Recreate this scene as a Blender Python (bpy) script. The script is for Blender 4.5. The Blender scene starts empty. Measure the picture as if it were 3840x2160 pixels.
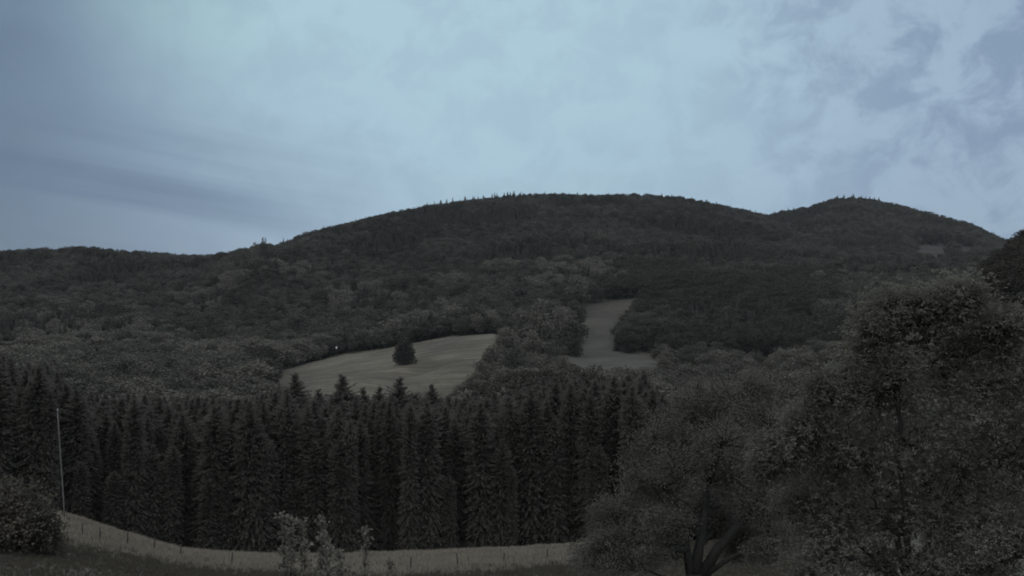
import bpy, math, random
import numpy as np

# ------------------------------------------------------------------ camera
W, H, F = 3840.0, 2160.0, 3688.0          # photograph frame and focal length in its pixels
HORIZON = 1150.0
PITCH = math.atan((HORIZON - H / 2) / F)
CAMZ = 60.0
scene = bpy.context.scene
COL = scene.collection
cam_data = bpy.data.cameras.new('webcam')
cam = bpy.data.objects.new('webcam', cam_data)
COL.objects.link(cam)
cam.location = (0, 0, CAMZ)
cam.rotation_euler = (math.pi / 2 + PITCH, 0, 0)
cam_data.sensor_width = 36.0
cam_data.lens = 36.0 * F / W
cam_data.clip_start = 0.1
cam_data.clip_end = 20000
scene.camera = cam

# ------------------------------------------------------------------ sky
SUN_EL, SUN_AZ = math.radians(68), math.radians(200)      # azimuth from +Y towards +X
world = bpy.data.worlds.new('World')
scene.world = world
world.use_nodes = True
wt = world.node_tree
wn, wl = wt.nodes, wt.links
wn.clear()


def N(tree, kind, **kw):
    n = tree.nodes.new(kind)
    for k, v in kw.items():
        if k.startswith('i_'):
            n.inputs[k[2:].replace('_', ' ')].default_value = v
        else:
            setattr(n, k, v)
    return n


def mathn(tree, op, a, b=None, c=None, clamp=False):
    n = tree.nodes.new('ShaderNodeMath')
    n.operation = op
    n.use_clamp = clamp
    for i, v in enumerate((a, b, c)):
        if v is None:
            continue
        if isinstance(v, (int, float)):
            n.inputs[i].default_value = v
        else:
            tree.links.new(v, n.inputs[i])
    return n.outputs[0]


def mixc(tree, fac, a, b):
    n = tree.nodes.new('ShaderNodeMix')
    n.data_type = 'RGBA'
    for sock, v in ((n.inputs[0], fac), (n.inputs[6], a), (n.inputs[7], b)):
        if isinstance(v, (int, float)):
            sock.default_value = v
        elif isinstance(v, tuple):
            sock.default_value = v if len(v) == 4 else (*v, 1)
        else:
            tree.links.new(v, sock)
    return n.outputs[2]


def smooth(tree, v, lo, hi, t0=0.0, t1=1.0):
    n = tree.nodes.new('ShaderNodeMapRange')
    n.interpolation_type = 'SMOOTHSTEP'
    n.inputs['From Min'].default_value = lo
    n.inputs['From Max'].default_value = hi
    n.inputs['To Min'].default_value = t0
    n.inputs['To Max'].default_value = t1
    tree.links.new(v, n.inputs['Value'])
    return n.outputs[0]


def noise(tree, vec, scale, detail=4, rough=0.55, dist=0.0):
    n = tree.nodes.new('ShaderNodeTexNoise')
    n.inputs['Scale'].default_value = scale
    n.inputs['Detail'].default_value = detail
    n.inputs['Roughness'].default_value = rough
    n.inputs['Distortion'].default_value = dist
    if vec is not None:
        tree.links.new(vec, n.inputs['Vector'])
    return n.outputs['Fac']


SKY_GAIN = 1.0
tc = N(wt, 'ShaderNodeTexCoord')
dirv = tc.outputs['Generated']
sep = N(wt, 'ShaderNodeSeparateXYZ')
wl.new(dirv, sep.inputs[0])
dx, dy, dz = sep.outputs


def dot_dir(az, el):
    v = N(wt, 'ShaderNodeVectorMath', operation='DOT_PRODUCT')
    v.inputs[1].default_value = (math.sin(az) * math.cos(el), math.cos(az) * math.cos(el), math.sin(el))
    wl.new(dirv, v.inputs[0])
    return v.outputs['Value']


# brightest part of the thin overcast is high in front; it thins to slate towards the sides
glow = smooth(wt, dot_dir(math.radians(2.0), math.radians(25)), 0.875, 0.985)
lift = smooth(wt, dz, 0.22, 0.85)


def dir_vec(rot, scale, off=(0, 0, 0)):
    m = N(wt, 'ShaderNodeMapping')
    m.vector_type = 'POINT'
    m.inputs['Rotation'].default_value = rot
    m2 = N(wt, 'ShaderNodeMapping')
    m2.inputs['Scale'].default_value = scale
    m2.inputs['Location'].default_value = off
    wl.new(dirv, m.inputs[0])
    wl.new(m.outputs[0], m2.inputs[0])
    return m2.outputs[0]


bank = noise(wt, dir_vec((0, -.12, 0), (2.2, 2.2, 7), (3.1, 0.4, 0)), 1.0, 5, 0.55, 0.4)
streak = noise(wt, dir_vec((0, -.16, 0), (1.5, 1.5, 27), (1.7, 5.2, .35)), 1.0, 3, 0.5, 0.3)
mott = noise(wt, dir_vec((0, .3, 0), (19, 19, 23), (0.3, 2.2, 4.0)), 1.0, 6, 0.62, 0.4)
veil = mixc(wt, glow, (0.150, 0.215, 0.300), (0.53, 0.86, 0.80))
veil = mixc(wt, mathn(wt, 'MULTIPLY', smooth(wt, dot_dir(math.radians(4), math.radians(10)), 0.84, 0.985), 0.72), veil, (0.43, 0.565, 0.735))
veil = mixc(wt, mathn(wt, 'MULTIPLY', lift, 0.8), veil, (0.44, 0.58, 0.66))
# darker cloud bodies: streaks low on the left, mottled puffs on the right
leftm = smooth(wt, dx, -0.08, -0.36)
rightm = smooth(wt, mathn(wt, 'ADD', dx, mathn(wt, 'MULTIPLY', dz, .35)), 0.20, 0.50)
s1 = mathn(wt, 'MULTIPLY', mathn(wt, 'MULTIPLY', smooth(wt, streak, 0.40, 0.68), smooth(wt, dz, .20, .13)), mathn(wt, 'ADD', mathn(wt, 'MULTIPLY', leftm, 0.62), 0.05))
veil = mixc(wt, s1, veil, (0.12, 0.175, 0.275))
veil = mixc(wt, mathn(wt, 'MULTIPLY', rightm, 0.75), veil, (0.385, 0.505, 0.65))
s2 = mathn(wt, 'MULTIPLY', smooth(wt, mott, 0.40, 0.64), mathn(wt, 'ADD', mathn(wt, 'MULTIPLY', rightm, 0.52), 0.14))
veil = mixc(wt, s2, veil, (0.195, 0.275, 0.415))
s3 = mathn(wt, 'MULTIPLY', smooth(wt, bank, 0.45, 0.75), 0.20)
veil = mixc(wt, s3, veil, (0.27, 0.37, 0.50))
sky = N(wt, 'ShaderNodeTexSky')
sky.sky_type = 'NISHITA'
sky.sun_disc = False
sky.sun_elevation = SUN_EL
sky.sun_rotation = SUN_AZ
sky.altitude = 500
sky.air_density = 1.2
sky.dust_density = 0.6
sky.ozone_density = 2.0
bg_sky = N(wt, 'ShaderNodeBackground')
bg_sky.inputs['Strength'].default_value = 0.05
wl.new(sky.outputs[0], bg_sky.inputs[0])
bg_veil = N(wt, 'ShaderNodeBackground')
bg_veil.inputs['Strength'].default_value = SKY_GAIN
wl.new(veil, bg_veil.inputs[0])
mixs = N(wt, 'ShaderNodeMixShader')
mixs.inputs[0].default_value = 0.90            # thin high overcast covers most of the clear sky
wl.new(bg_sky.outputs[0], mixs.inputs[1])
wl.new(bg_veil.outputs[0], mixs.inputs[2])
wout = N(wt, 'ShaderNodeOutputWorld')
wl.new(mixs.outputs[0], wout.inputs[0])

# ------------------------------------------------------------------ last diffuse daylight
sun_data = bpy.data.lights.new('dusk_sun', 'SUN')
sun_data.energy = 1.3
sun_data.angle = math.radians(120)
sun_data.color = (0.97, 0.97, 1.0)
sun = bpy.data.objects.new('dusk_sun', sun_data)
COL.objects.link(sun)
sun.rotation_euler = (-(math.pi / 2 - SUN_EL), 0, -SUN_AZ)
sun.location = (0, -100, 300)

vs = scene.view_settings
vs.view_transform = 'Standard'
vs.look = 'None'
vs.exposure = 0.0
vs.gamma = 1.0
vs.use_curve_mapping = False
scene.render.engine = 'CYCLES'
scene.cycles.pixel_filter_type = 'BLACKMAN_HARRIS'
scene.cycles.filter_width = 1.8            # soft webcam optics

rng = np.random.default_rng(20)
random.seed(20)

# ------------------------------------------------------------------ pixel <-> world
cp, sp = math.cos(PITCH), math.sin(PITCH)


def pix_dir(x, y):
    u = (np.asarray(x, float) - W / 2) / F
    v = (H / 2 - np.asarray(y, float)) / F
    return u, cp - v * sp, sp + v * cp


def pix_az(x):
    """azimuth of a column, taken at the horizon line"""
    return np.arctan2((np.asarray(x, float) - W / 2) / F, 1.0)


def az_pix(az):
    return W / 2 + F * np.tan(az)


def slope_of(x, y):
    a, b, c = pix_dir(x, y)
    return c / np.hypot(a, b)


def project(X, Y, Z):
    """world -> photograph pixel"""
    z = np.asarray(Z, float) - CAMZ
    fw = np.asarray(Y) * cp + z * sp
    up = -np.asarray(Y) * sp + z * cp
    fw = np.maximum(fw, 1e-3)
    return W / 2 + F * np.asarray(X) / fw, H / 2 - F * up / fw


# ------------------------------------------------------------------ terrain
# ground height read from the photograph: for each range of distance the ground's height line
def row(*pts):
    p = np.array(pts, float)
    return p[:, 0], p[:, 1]


ROWS = [
    (60, row((-800, 2180), (0, 2215), (600, 2250), (1400, 2258), (4600, 2240))),
    (80, row((-800, 2000), (0, 2065), (300, 2095), (600, 2145), (900, 2162), (1400, 2166), (2200, 2160), (2800, 2150), (3600, 2140), (4600, 2120))),
    (110, row((-800, 1850), (0, 1912), (230, 1936), (330, 1962), (450, 2000), (560, 2034), (680, 2066), (800, 2079), (1000, 2088), (1200, 2090), (1600, 2078), (2100, 2056), (2400, 2045), (2800, 2030), (3200, 2005), (3600, 1990), (4600, 1960))),
    (135, row((-800, 1850), (0, 1925), (230, 1950), (450, 2005), (680, 2070), (1000, 2095), (1600, 2085), (2100, 2062), (2800, 2020), (3600, 1960), (4600, 1900))),
    (200, row((-800, 1780), (0, 1830), (500, 1870), (1200, 1905), (2000, 1890), (2800, 1840), (3600, 1760), (4600, 1700))),
    (300, row((-800, 1640), (0, 1690), (1200, 1725), (2000, 1720), (2800, 1650), (3400, 1560), (3640, 1480), (3840, 1330), (4600, 1100))),
    (400, row((-800, 1560), (0, 1570), (700, 1580), (1200, 1570), (1600, 1560), (2000, 1560), (2800, 1540), (3400, 1470), (3600, 1380), (3660, 1230), (3740, 1110), (3840, 1030), (4600, 880))),
    (480, row((-800, 1480), (0, 1490), (500, 1480), (1000, 1490), (1200, 1492), (1600, 1490), (2000, 1480), (2800, 1470), (3400, 1410), (3590, 1300), (3650, 1150), (3740, 1040), (3840, 962), (4600, 800))),
    (560, row((-800, 1440), (0, 1440), (500, 1430), (1000, 1440), (1300, 1405), (1600, 1370), (1850, 1350), (2000, 1400), (2800, 1400), (3400, 1380), (3610, 1290), (3680, 1150), (3750, 1060), (3840, 990), (4600, 850))),
    (660, row((-800, 1390), (0, 1390), (500, 1375), (900, 1385), (1040, 1395), (1130, 1372), (1300, 1330), (1500, 1300), (1700, 1262), (1850, 1253), (1950, 1320), (2050, 1352), (2450, 1352), (2800, 1345), (3400, 1345), (3640, 1300), (3840, 1140), (4600, 950))),
    (720, row((-800, 1370), (0, 1365), (500, 1352), (900, 1362), (1040, 1378), (1130, 1362), (1300, 1325), (1500, 1296), (1700, 1260), (1850, 1248), (2000, 1270), (2190, 1322), (2450, 1325), (3000, 1320), (3500, 1310), (3840, 1160), (4600, 980))),
    (900, row((-800, 1270), (0, 1270), (500, 1265), (900, 1270), (1200, 1235), (1500, 1205), (1800, 1165), (2100, 1150), (2300, 1132), (2500, 1115), (2800, 1110), (3200, 1140), (3600, 1180), (3840, 1120), (4600, 1020))),
    (1100, row((-800, 1150), (0, 1150), (500, 1150), (760, 1120), (850, 1040), (930, 1000), (990, 982), (1080, 1000), (1300, 1050), (1600, 1060), (2000, 1050), (2400, 1060), (2700, 1065), (3000, 1068), (3300, 1090), (3840, 1080), (4600, 1050))),
    (1400, row((-800, 985), (0, 992), (150, 982), (300, 972), (450, 987), (600, 998), (760, 1008), (880, 1000), (1000, 975), (1065, 955), (1150, 922), (1300, 885), (1450, 860), (1800, 890), (2200, 900), (2600, 930), (2870, 985), (3200, 1015), (3600, 1020), (3840, 1030), (4600, 1050))),
    (1800, row((-800, 1020), (0, 1030), (700, 1040), (1065, 985), (1300, 890), (1450, 838), (1600, 806), (1800, 780), (1950, 764), (2100, 764), (2250, 769), (2400, 764), (2550, 774), (2700, 803), (2800, 823), (2880, 850), (3000, 900), (3200, 880), (3500, 925), (3840, 990), (4600, 1050))),
    (2250, row((-800, 1080), (0, 1090), (1100, 1060), (1900, 900), (2600, 850), (2800, 840), (2870, 838), (2950, 820), (3030, 808), (3080, 788), (3130, 775), (3200, 770), (3280, 778), (3400, 808), (3550, 848), (3650, 873), (3770, 932), (3900, 985), (4600, 1080))),
    (3000, row((-800, 1110), (0, 1115), (1900, 1020), (3200, 960), (3840, 1070), (4600, 1110))),
    (4200, row((-800, 1145), (4600, 1145))),
]


# tree-top line of the hills against the sky
SKY_X = [-400, 0, 150, 300, 450, 600, 760, 850, 930, 985, 1040, 1065, 1150, 1300, 1450, 1600, 1800, 1950, 2100, 2250, 2400, 2550, 2700, 2800, 2870, 2950, 3030, 3080, 3130, 3200, 3280, 3400, 3550, 3650, 3770, 3900, 4300]
SKY_Y = [950, 946, 936, 926, 940, 951, 961, 947, 930, 914, 918, 910, 872, 838, 800, 770, 745, 728, 726, 731, 727, 737, 768, 789, 806, 789, 777, 757, 745, 740, 747, 776, 816, 842, 902, 960, 1020]


def lattice_noise(u, v, seed):
    r = np.random.default_rng(seed).standard_normal((128, 128))
    iu, iv = np.floor(u).astype(int), np.floor(v).astype(int)
    fu, fv = u - iu, v - iv
    fu, fv = fu * fu * (3 - 2 * fu), fv * fv * (3 - 2 * fv)
    g = lambda a, b: r[a % 128, b % 128]
    return (g(iu, iv) * (1 - fu) + g(iu + 1, iv) * fu) * (1 - fv) + (g(iu, iv + 1) * (1 - fu) + g(iu + 1, iv + 1) * fu) * fv


AZ = np.unique(np.round(np.concatenate([np.radians(np.arange(-33, 33.01, 0.15)), np.radians(np.arange(-180, 180.1, 3.0))]), 6))
NR = 330
RR = 2.5 * (4200 / 2.5) ** (np.arange(NR) / (NR - 1))


def build_heights():
    xs = np.clip(az_pix(np.clip(AZ, -0.75, 0.75)), -800, 4600)
    zr, rs = [], []
    rs.append(1.0)
    zr.append(np.full(len(AZ), -6.2))
    rs.append(30.0)
    zr.append(np.full(len(AZ), -12.2))
    for r, (cx, cy) in ROWS:
        y = np.interp(xs, cx, cy)
        zr.append(slope_of(xs, y) * r)
        rs.append(r)
    zr = np.array(zr)
    rs = np.array(rs)
    lr = np.log(rs)
    out = np.empty((len(AZ), NR))
    for i in range(len(AZ)):
        out[i] = np.interp(np.log(RR), lr, zr[:, i])
    # soften the joints between ranges, but keep crests
    k = np.array([1, 2, 3, 2, 1], float)
    k /= k.sum()
    pad = np.pad(out, ((0, 0), (2, 2)), mode='edge')
    sm = sum(k[j] * pad[:, j:j + NR] for j in range(5))
    out = sm
    A, R = np.meshgrid(AZ, RR, indexing='ij')
    X, Y = R * np.sin(A), R * np.cos(A)
    amp = np.interp(R, [0, 60, 115, 160, 450, 560, 700, 900, 1500, 4200], [0.05, .12, .12, .8, .8, 1.0, 2.0, 4.5, 4.0, 8])
    n = lattice_noise(X / 90 + 50, Y / 90 + 50, 1) + .5 * lattice_noise(X / 37 + 9, Y / 37 + 5, 2)
    out += amp * n * .7
    out += np.clip(np.interp(R, [0, 30, 60, 130], [.02, .05, .07, .1]), 0, .1) * lattice_noise(X / 3.1, Y / 3.1, 3)
    # bring the crests to the skyline of the photograph (14 m of trees stand on them)
    far = (RR > 1000) & (RR < 2600)
    fi = np.where(far)[0]
    xs_raw = az_pix(np.clip(AZ, -0.75, 0.75))
    want = np.interp(xs_raw, SKY_X, SKY_Y)
    js = fi[np.argmax(out[:, fi] / RR[fi], axis=1)]
    rj = RR[js]
    dz_ = (slope_of(xs_raw, want) * rj - 14) - out[np.arange(len(AZ)), js]
    front = np.abs(AZ) < 0.56
    dz_[~front] = 0
    out += dz_[:, None] * np.exp(-((np.log(RR)[None, :] - np.log(rj)[:, None]) / .10) ** 2)
    # behind the camera the slope goes on uphill instead
    back = np.clip((np.abs(A) - 0.9) / 0.9, 0, 1)
    back = back * back * (3 - 2 * back)
    out = out * (1 - back) + (-6.2 + 0.09 * np.minimum(R, 900)) * back
    return X, Y, out + CAMZ


GX, GY, GZ = build_heights()


def ground(X, Y):
    X, Y = np.asarray(X, float), np.asarray(Y, float)
    az = np.arctan2(X, Y)
    r = np.clip(np.hypot(X, Y), RR[0], RR[-1])
    fi = np.interp(az, AZ, np.arange(len(AZ)))
    fj = np.interp(np.log(r), np.log(RR), np.arange(NR))
    i = np.clip(np.floor(fi).astype(int), 0, len(AZ) - 2)
    j = np.clip(np.floor(fj).astype(int), 0, NR - 2)
    u, v = fi - i, fj - j
    return (GZ[i, j] * (1 - u) + GZ[i + 1, j] * u) * (1 - v) + (GZ[i, j + 1] * (1 - u) + GZ[i + 1, j + 1] * u) * v


def hit(x, y, r0, r1):
    """where the view line of a pixel meets the ground between two distances"""
    a, b, c = (float(q) for q in pix_dir(x, y))
    hl = math.hypot(a, b)
    rs = np.linspace(r0, r1, 800)
    X, Y = a / hl * rs, b / hl * rs
    Z = CAMZ + c / hl * rs
    g = ground(X, Y)
    k = np.argmax(g >= Z) if (g >= Z).any() else np.argmin(np.abs(g - Z))
    return float(X[k]), float(Y[k]), float(g[k])


def at(x, y, r):
    """world point on a pixel's view line at horizontal distance r"""
    a, b, c = pix_dir(x, y)
    hl = np.hypot(a, b)
    return np.array([a / hl * r, b / hl * r, CAMZ + c / hl * r])


def in_poly(px, py, poly):
    px, py = np.asarray(px, float), np.asarray(py, float)
    ins = np.zeros(px.shape, bool)
    n = len(poly)
    for i in range(n):
        x0, y0 = poly[i]
        x1, y1 = poly[(i + 1) % n]
        c = ((y0 > py) != (y1 > py)) & (px < (x1 - x0) * (py - y0) / (y1 - y0 + 1e-9) + x0)
        ins ^= c
    return ins


# a shallow swale runs down the meadow past the lone tree
pa_, pb_ = hit(1600, 1372, 440, 720), hit(1390, 1450, 430, 700)
ab = np.array([pb_[0] - pa_[0], pb_[1] - pa_[1]])
tt_ = np.clip(((GX - pa_[0]) * ab[0] + (GY - pa_[1]) * ab[1]) / (ab @ ab), -.1, 1.3)
dd_ = np.hypot(GX - pa_[0] - tt_ * ab[0], GY - pa_[1] - tt_ * ab[1])
GZ -= 3.2 * np.exp(-(dd_ / 9) ** 2)

# clearings, outlined on the ground they lie on
MEADOW_1 = [(1030, 1432), (1036, 1402), (1130, 1374), (1300, 1331), (1480, 1306), (1560, 1290), (1700, 1264), (1860, 1254), (1890, 1275), (1830, 1360), (1780, 1500), (1600, 1520), (1250, 1520), (1030, 1500)]
MEADOW_2 = [(2188, 1330), (2188, 1260), (2180, 1185), (2210, 1148), (2290, 1130), (2395, 1120), (2400, 1134), (2310, 1160), (2280, 1190), (2278, 1318), (2300, 1327), (2470, 1330), (2480, 1362), (2300, 1385), (2100, 1372), (1960, 1380), (1950, 1345), (2100, 1338)]
MEADOW_3 = [(3425, 934), (3455, 922), (3520, 920), (3552, 928), (3560, 942), (3500, 946), (3445, 942)]
MEADOW_4 = [(3590, 930), (3615, 925), (3645, 928), (3645, 937), (3605, 941)]
FAR_MEADOWS = [(MEADOW_1, 430, 735), (MEADOW_2, 560, 960), (MEADOW_3, 1250, 2000), (MEADOW_4, 1250, 2000)]


# ------------------------------------------------------------------ mesh helpers
def mesh_np(name, verts, faces, mats, matidx=None, smooth_=False):
    """faces: (n,k) integer array"""
    me = bpy.data.meshes.new(name)
    verts = np.asarray(verts, np.float32)
    faces = np.asarray(faces, np.int32)
    n, k = faces.shape
    me.vertices.add(len(verts))
    me.vertices.foreach_set('co', verts.ravel())
    me.loops.add(n * k)
    me.loops.foreach_set('vertex_index', faces.ravel())
    me.polygons.add(n)
    me.polygons.foreach_set('loop_start', np.arange(n, dtype=np.int32) * k)
    me.polygons.foreach_set('loop_total', np.full(n, k, np.int32))
    for m in mats:
        me.materials.append(m)
    if matidx is not None:
        me.polygons.foreach_set('material_index', np.asarray(matidx, np.int32))
    if smooth_:
        me.polygons.foreach_set('use_smooth', np.ones(n, bool))
    me.update(calc_edges=True)
    me.validate()
    return me


class Geo:
    """collects quads (triangles are given a doubled corner free of charge by splitting)"""
    def __init__(self):
        self.v, self.f, self.m, self.n = [], [], [], 0

    def quads(self, verts, faces, mat=0):
        verts = np.asarray(verts, float)
        faces = np.asarray(faces, int)
        self.v.append(verts)
        self.f.append(faces + self.n)
        self.m.append(np.full(len(faces), mat))
        self.n += len(verts)

    def tube(self, pts, radii, sides=6, mat=0):
        pts = np.asarray(pts, float)
        m = len(pts)
        t = np.gradient(pts, axis=0)
        t /= np.linalg.norm(t, axis=1)[:, None] + 1e-9
        ref = np.array([0.31, 0.17, 0.93]) if abs(t[0][2]) < .8 else np.array([1.0, 0.1, 0.0])
        a = np.cross(t, ref)
        a /= np.linalg.norm(a, axis=1)[:, None] + 1e-9
        b = np.cross(t, a)
        ang = np.linspace(0, 2 * np.pi, sides, endpoint=False)
        ring = pts[:, None, :] + np.asarray(radii)[:, None, None] * (np.cos(ang)[None, :, None] * a[:, None, :] + np.sin(ang)[None, :, None] * b[:, None, :])
        idx = np.arange(m * sides).reshape(m, sides)
        q = np.stack([idx[:-1], np.roll(idx, -1, 1)[:-1], np.roll(idx, -1, 1)[1:], idx[1:]], -1).reshape(-1, 4)
        caps = []
        if sides == 4:
            caps = [idx[0][::-1], idx[-1]]
        elif sides == 6:
            for r_, fl in ((idx[0], True), (idx[-1], False)):
                c1, c2 = [r_[0], r_[1], r_[2], r_[3]], [r_[0], r_[3], r_[4], r_[5]]
                caps += [c1[::-1], c2[::-1]] if fl else [c1, c2]
        elif sides == 8:
            for r_, fl in ((idx[0], True), (idx[-1], False)):
                cs = [[r_[0], r_[1], r_[2], r_[3]], [r_[0], r_[3], r_[4], r_[7]], [r_[4], r_[5], r_[6], r_[7]]]
                caps += [c[::-1] for c in cs] if fl else cs
        if len(caps):
            q = np.concatenate([q, np.array(caps)])
        self.quads(ring.reshape(-1, 3), q, mat)

    def leaves(self, pos, size, aspect, mat=0, droop=0.0, updir=None, rs=rng):
        """bent kite-shaped leaves"""
        pos = np.asarray(pos, float)
        n = len(pos)
        d = rs.standard_normal((n, 3))
        if updir is not None:
            d = d * .8 + updir
        d[:, 2] -= droop
        d /= np.linalg.norm(d, axis=1)[:, None] + 1e-9
        s = np.cross(d, rs.standard_normal((n, 3)))
        s /= np.linalg.norm(s, axis=1)[:, None] + 1e-9
        size = np.broadcast_to(size, n)[:, None] * (0.7 + .6 * rs.random((n, 1)))
        w = size * aspect
        nn = np.cross(d, s)
        p0 = pos
        p1 = pos + d * size * .45 + s * w * .5 + nn * size * .06
        p2 = pos + d * size - nn * size * .12
        p3 = pos + d * size * .45 - s * w * .5 + nn * size * .06
        self.quads(np.stack([p0, p1, p2, p3], 1).reshape(-1, 3), np.arange(4 * n).reshape(n, 4), mat)

    def mesh(self, name, mats, smooth_=False):
        return mesh_np(name, np.concatenate(self.v), np.concatenate(self.f), mats, np.concatenate(self.m), smooth_)


def obj(name, me, parent=None, loc=None):
    o = bpy.data.objects.new(name, me)
    COL.objects.link(o)
    if parent is not None:
        o.parent = parent
    if loc is not None:
        o.location = loc
    return o


def tag(o, label=None, cat=None, group=None, kind=None):
    if label:
        o['label'] = label
    if cat:
        o['category'] = cat
    if group:
        o['group'] = group
    if kind:
        o['kind'] = kind
    return o


# ------------------------------------------------------------------ materials
def new_mat(name):
    m = bpy.data.materials.new(name)
    m.use_nodes = True
    m.node_tree.nodes.clear()
    return m, m.node_tree


def finish(t, shader):
    o = t.nodes.new('ShaderNodeOutputMaterial')
    t.links.new(shader, o.inputs[0])


def foliage(name, c0, c1, trans=0.25, nscale=0.6, spread=0.5):
    """leaf colour c0..c1 with patches, per-plant shift and a little light coming through"""
    m, t = new_mat(name)
    oi = N(t, 'ShaderNodeObjectInfo')
    geo = N(t, 'ShaderNodeNewGeometry')
    n1 = noise(t, geo.outputs['Position'], nscale, 3, .6)
    f = mathn(t, 'ADD', mathn(t, 'MULTIPLY', smooth(t, n1, .3, .7), 1 - spread), mathn(t, 'MULTIPLY', oi.outputs['Random'], spread))
    c = mixc(t, f, c0, c1)
    d = N(t, 'ShaderNodeBsdfDiffuse')
    t.links.new(c, d.inputs[0])
    if trans <= 0:
        finish(t, d.outputs[0])
        return m
    tr = N(t, 'ShaderNodeBsdfTranslucent')
    t.links.new(c, tr.inputs[0])
    mx = N(t, 'ShaderNodeMixShader')
    mx.inputs[0].default_value = trans
    t.links.new(d.outputs[0], mx.inputs[1])
    t.links.new(tr.outputs[0], mx.inputs[2])
    finish(t, mx.outputs[0])
    return m


M_SPRUCE = foliage('spruce_needles', (.100, .088, .074), (.136, .120, .101), .4, .5)
M_SPRUCE_FAR = foliage('far_spruce_needles', (.050, .045, .038), (.078, .070, .059), .2, .1)
M_BROAD = foliage('broadleaf_wood', (.064, .058, .048), (.140, .126, .104), .2, .02)
M_PALE = foliage('pale_broadleaf', (.130, .116, .093), (.200, .178, .143), .25, .08)
M_DARKW = foliage('dark_broadleaf', (.050, .044, .035), (.082, .072, .057), .15, .05)
M_ORCH = foliage('orchard_leaves', (.120, .108, .088), (.200, .180, .147), .4, .9, .2)
M_WALN = foliage('big_tree_leaves', (.125, .114, .092), (.270, .246, .194), .45, .9, .2)
M_SAPL = foliage('sapling_leaves', (.160, .142, .112), (.260, .232, .184), .35, 2.0, .2)
M_SHRUB = foliage('shrub_leaves', (.085, .073, .056), (.140, .120, .090), .25, .4, .2)


def bark_mat(name, c0, c1, sc=6):
    m, t = new_mat(name)
    tcn = N(t, 'ShaderNodeTexCoord')
    mp = N(t, 'ShaderNodeMapping')
    mp.inputs['Scale'].default_value = (1, 1, .18)
    t.links.new(tcn.outputs['Object'], mp.inputs[0])
    n1 = noise(t, mp.outputs[0], sc, 6, .65)
    c = mixc(t, smooth(t, n1, .3, .7), c0, c1)
    b = N(t, 'ShaderNodeBsdfPrincipled')
    b.inputs['Roughness'].default_value = .9
    t.links.new(c, b.inputs['Base Color'])
    bp = N(t, 'ShaderNodeBump')
    bp.inputs['Strength'].default_value = .6
    bp.inputs['Distance'].default_value = .03
    t.links.new(n1, bp.inputs['Height'])
    t.links.new(bp.outputs[0], b.inputs['Normal'])
    finish(t, b.outputs[0])
    return m


M_BARK = bark_mat('dark_bark', (.016, .014, .011), (.042, .036, .028))
M_SBARK = bark_mat('spruce_bark', (.03, .026, .02), (.06, .052, .042))
M_POST = bark_mat('weathered_post_wood', (.045, .038, .03), (.10, .085, .07), 14)
M_POLE = bark_mat('pale_pole_wood', (.11, .10, .085), (.17, .155, .13), 9)


def simple_mat(name, c, rough=.6):
    m, t = new_mat(name)
    tcn = N(t, 'ShaderNodeTexCoord')
    n1 = noise(t, tcn.outputs['Object'], 7, 4, .6)
    b = N(t, 'ShaderNodeBsdfPrincipled')
    b.inputs['Roughness'].default_value = rough
    t.links.new(mixc(t, n1, tuple(k * .85 for k in c), tuple(min(1, k * 1.1) for k in c)), b.inputs['Base Color'])
    finish(t, b.outputs[0])
    return m


M_WHITE = simple_mat('white_paint', (.82, .82, .80), .5)
M_CERAM = simple_mat('insulator_glaze', (.35, .34, .33), .35)


def ground_mat(name, green, dry, patch=0.12, fine=6.0, attr=None, bump=.25, mow=0.0):
    m, t = new_mat(name)
    geo = N(t, 'ShaderNodeNewGeometry')
    pos = geo.outputs['Position']
    n1 = noise(t, pos, patch, 5, .6)
    n2 = noise(t, pos, fine, 4, .65)
    f = smooth(t, n1, .32, .68)
    if attr:
        a = N(t, 'ShaderNodeAttribute')
        a.attribute_name = attr
        f = mathn(t, 'ADD', mathn(t, 'MULTIPLY', a.outputs['Fac'], .85), mathn(t, 'MULTIPLY', mathn(t, 'SUBTRACT', f, .5), .35), clamp=True)
    c = mixc(t, f, green, dry)
    if mow:
        mp = N(t, 'ShaderNodeMapping')
        mp.inputs['Rotation'].default_value = (0, 0, -1.08)
        mp.inputs['Scale'].default_value = (.012, .22, .05)
        t.links.new(pos, mp.inputs[0])
        n3 = noise(t, mp.outputs[0], 1.0, 3, .6, .3)
        c = mixc(t, mathn(t, 'MULTIPLY', smooth(t, n3, .38, .64), mow), c, tuple(k * .62 for k in green))
    c = mixc(t, mathn(t, 'MULTIPLY', smooth(t, n2, .35, .7), .35), c, tuple(k * .6 for k in green))
    b = N(t, 'ShaderNodeBsdfPrincipled')
    b.inputs['Roughness'].default_value = .95
    b.inputs['Specular IOR Level'].default_value = .1
    t.links.new(c, b.inputs['Base Color'])
    bp = N(t, 'ShaderNodeBump')
    bp.inputs['Strength'].default_value = bump
    bp.inputs['Distance'].default_value = .12
    t.links.new(n2, bp.inputs['Height'])
    t.links.new(bp.outputs[0], b.inputs['Normal'])
    finish(t, b.outputs[0])
    return m


M_FLOOR = ground_mat('forest_floor', (.04, .034, .024), (.075, .062, .045), .05, .8)
M_NEAR = ground_mat('near_grass', (.090, .079, .062), (.270, .232, .178), .10, 5.0, 'dry')
M_MEAD = ground_mat('mown_meadow', (.105, .089, .065), (.190, .160, .117), .03, .35, mow=.62)
M_CLEAR = ground_mat('hill_clearing', (.078, .069, .056), (.118, .104, .083), .02, .3, mow=.3)

M_PAST = ground_mat('hill_pasture_grass', (.045, .040, .033), (.066, .059, .048), .02, .3)

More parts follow.
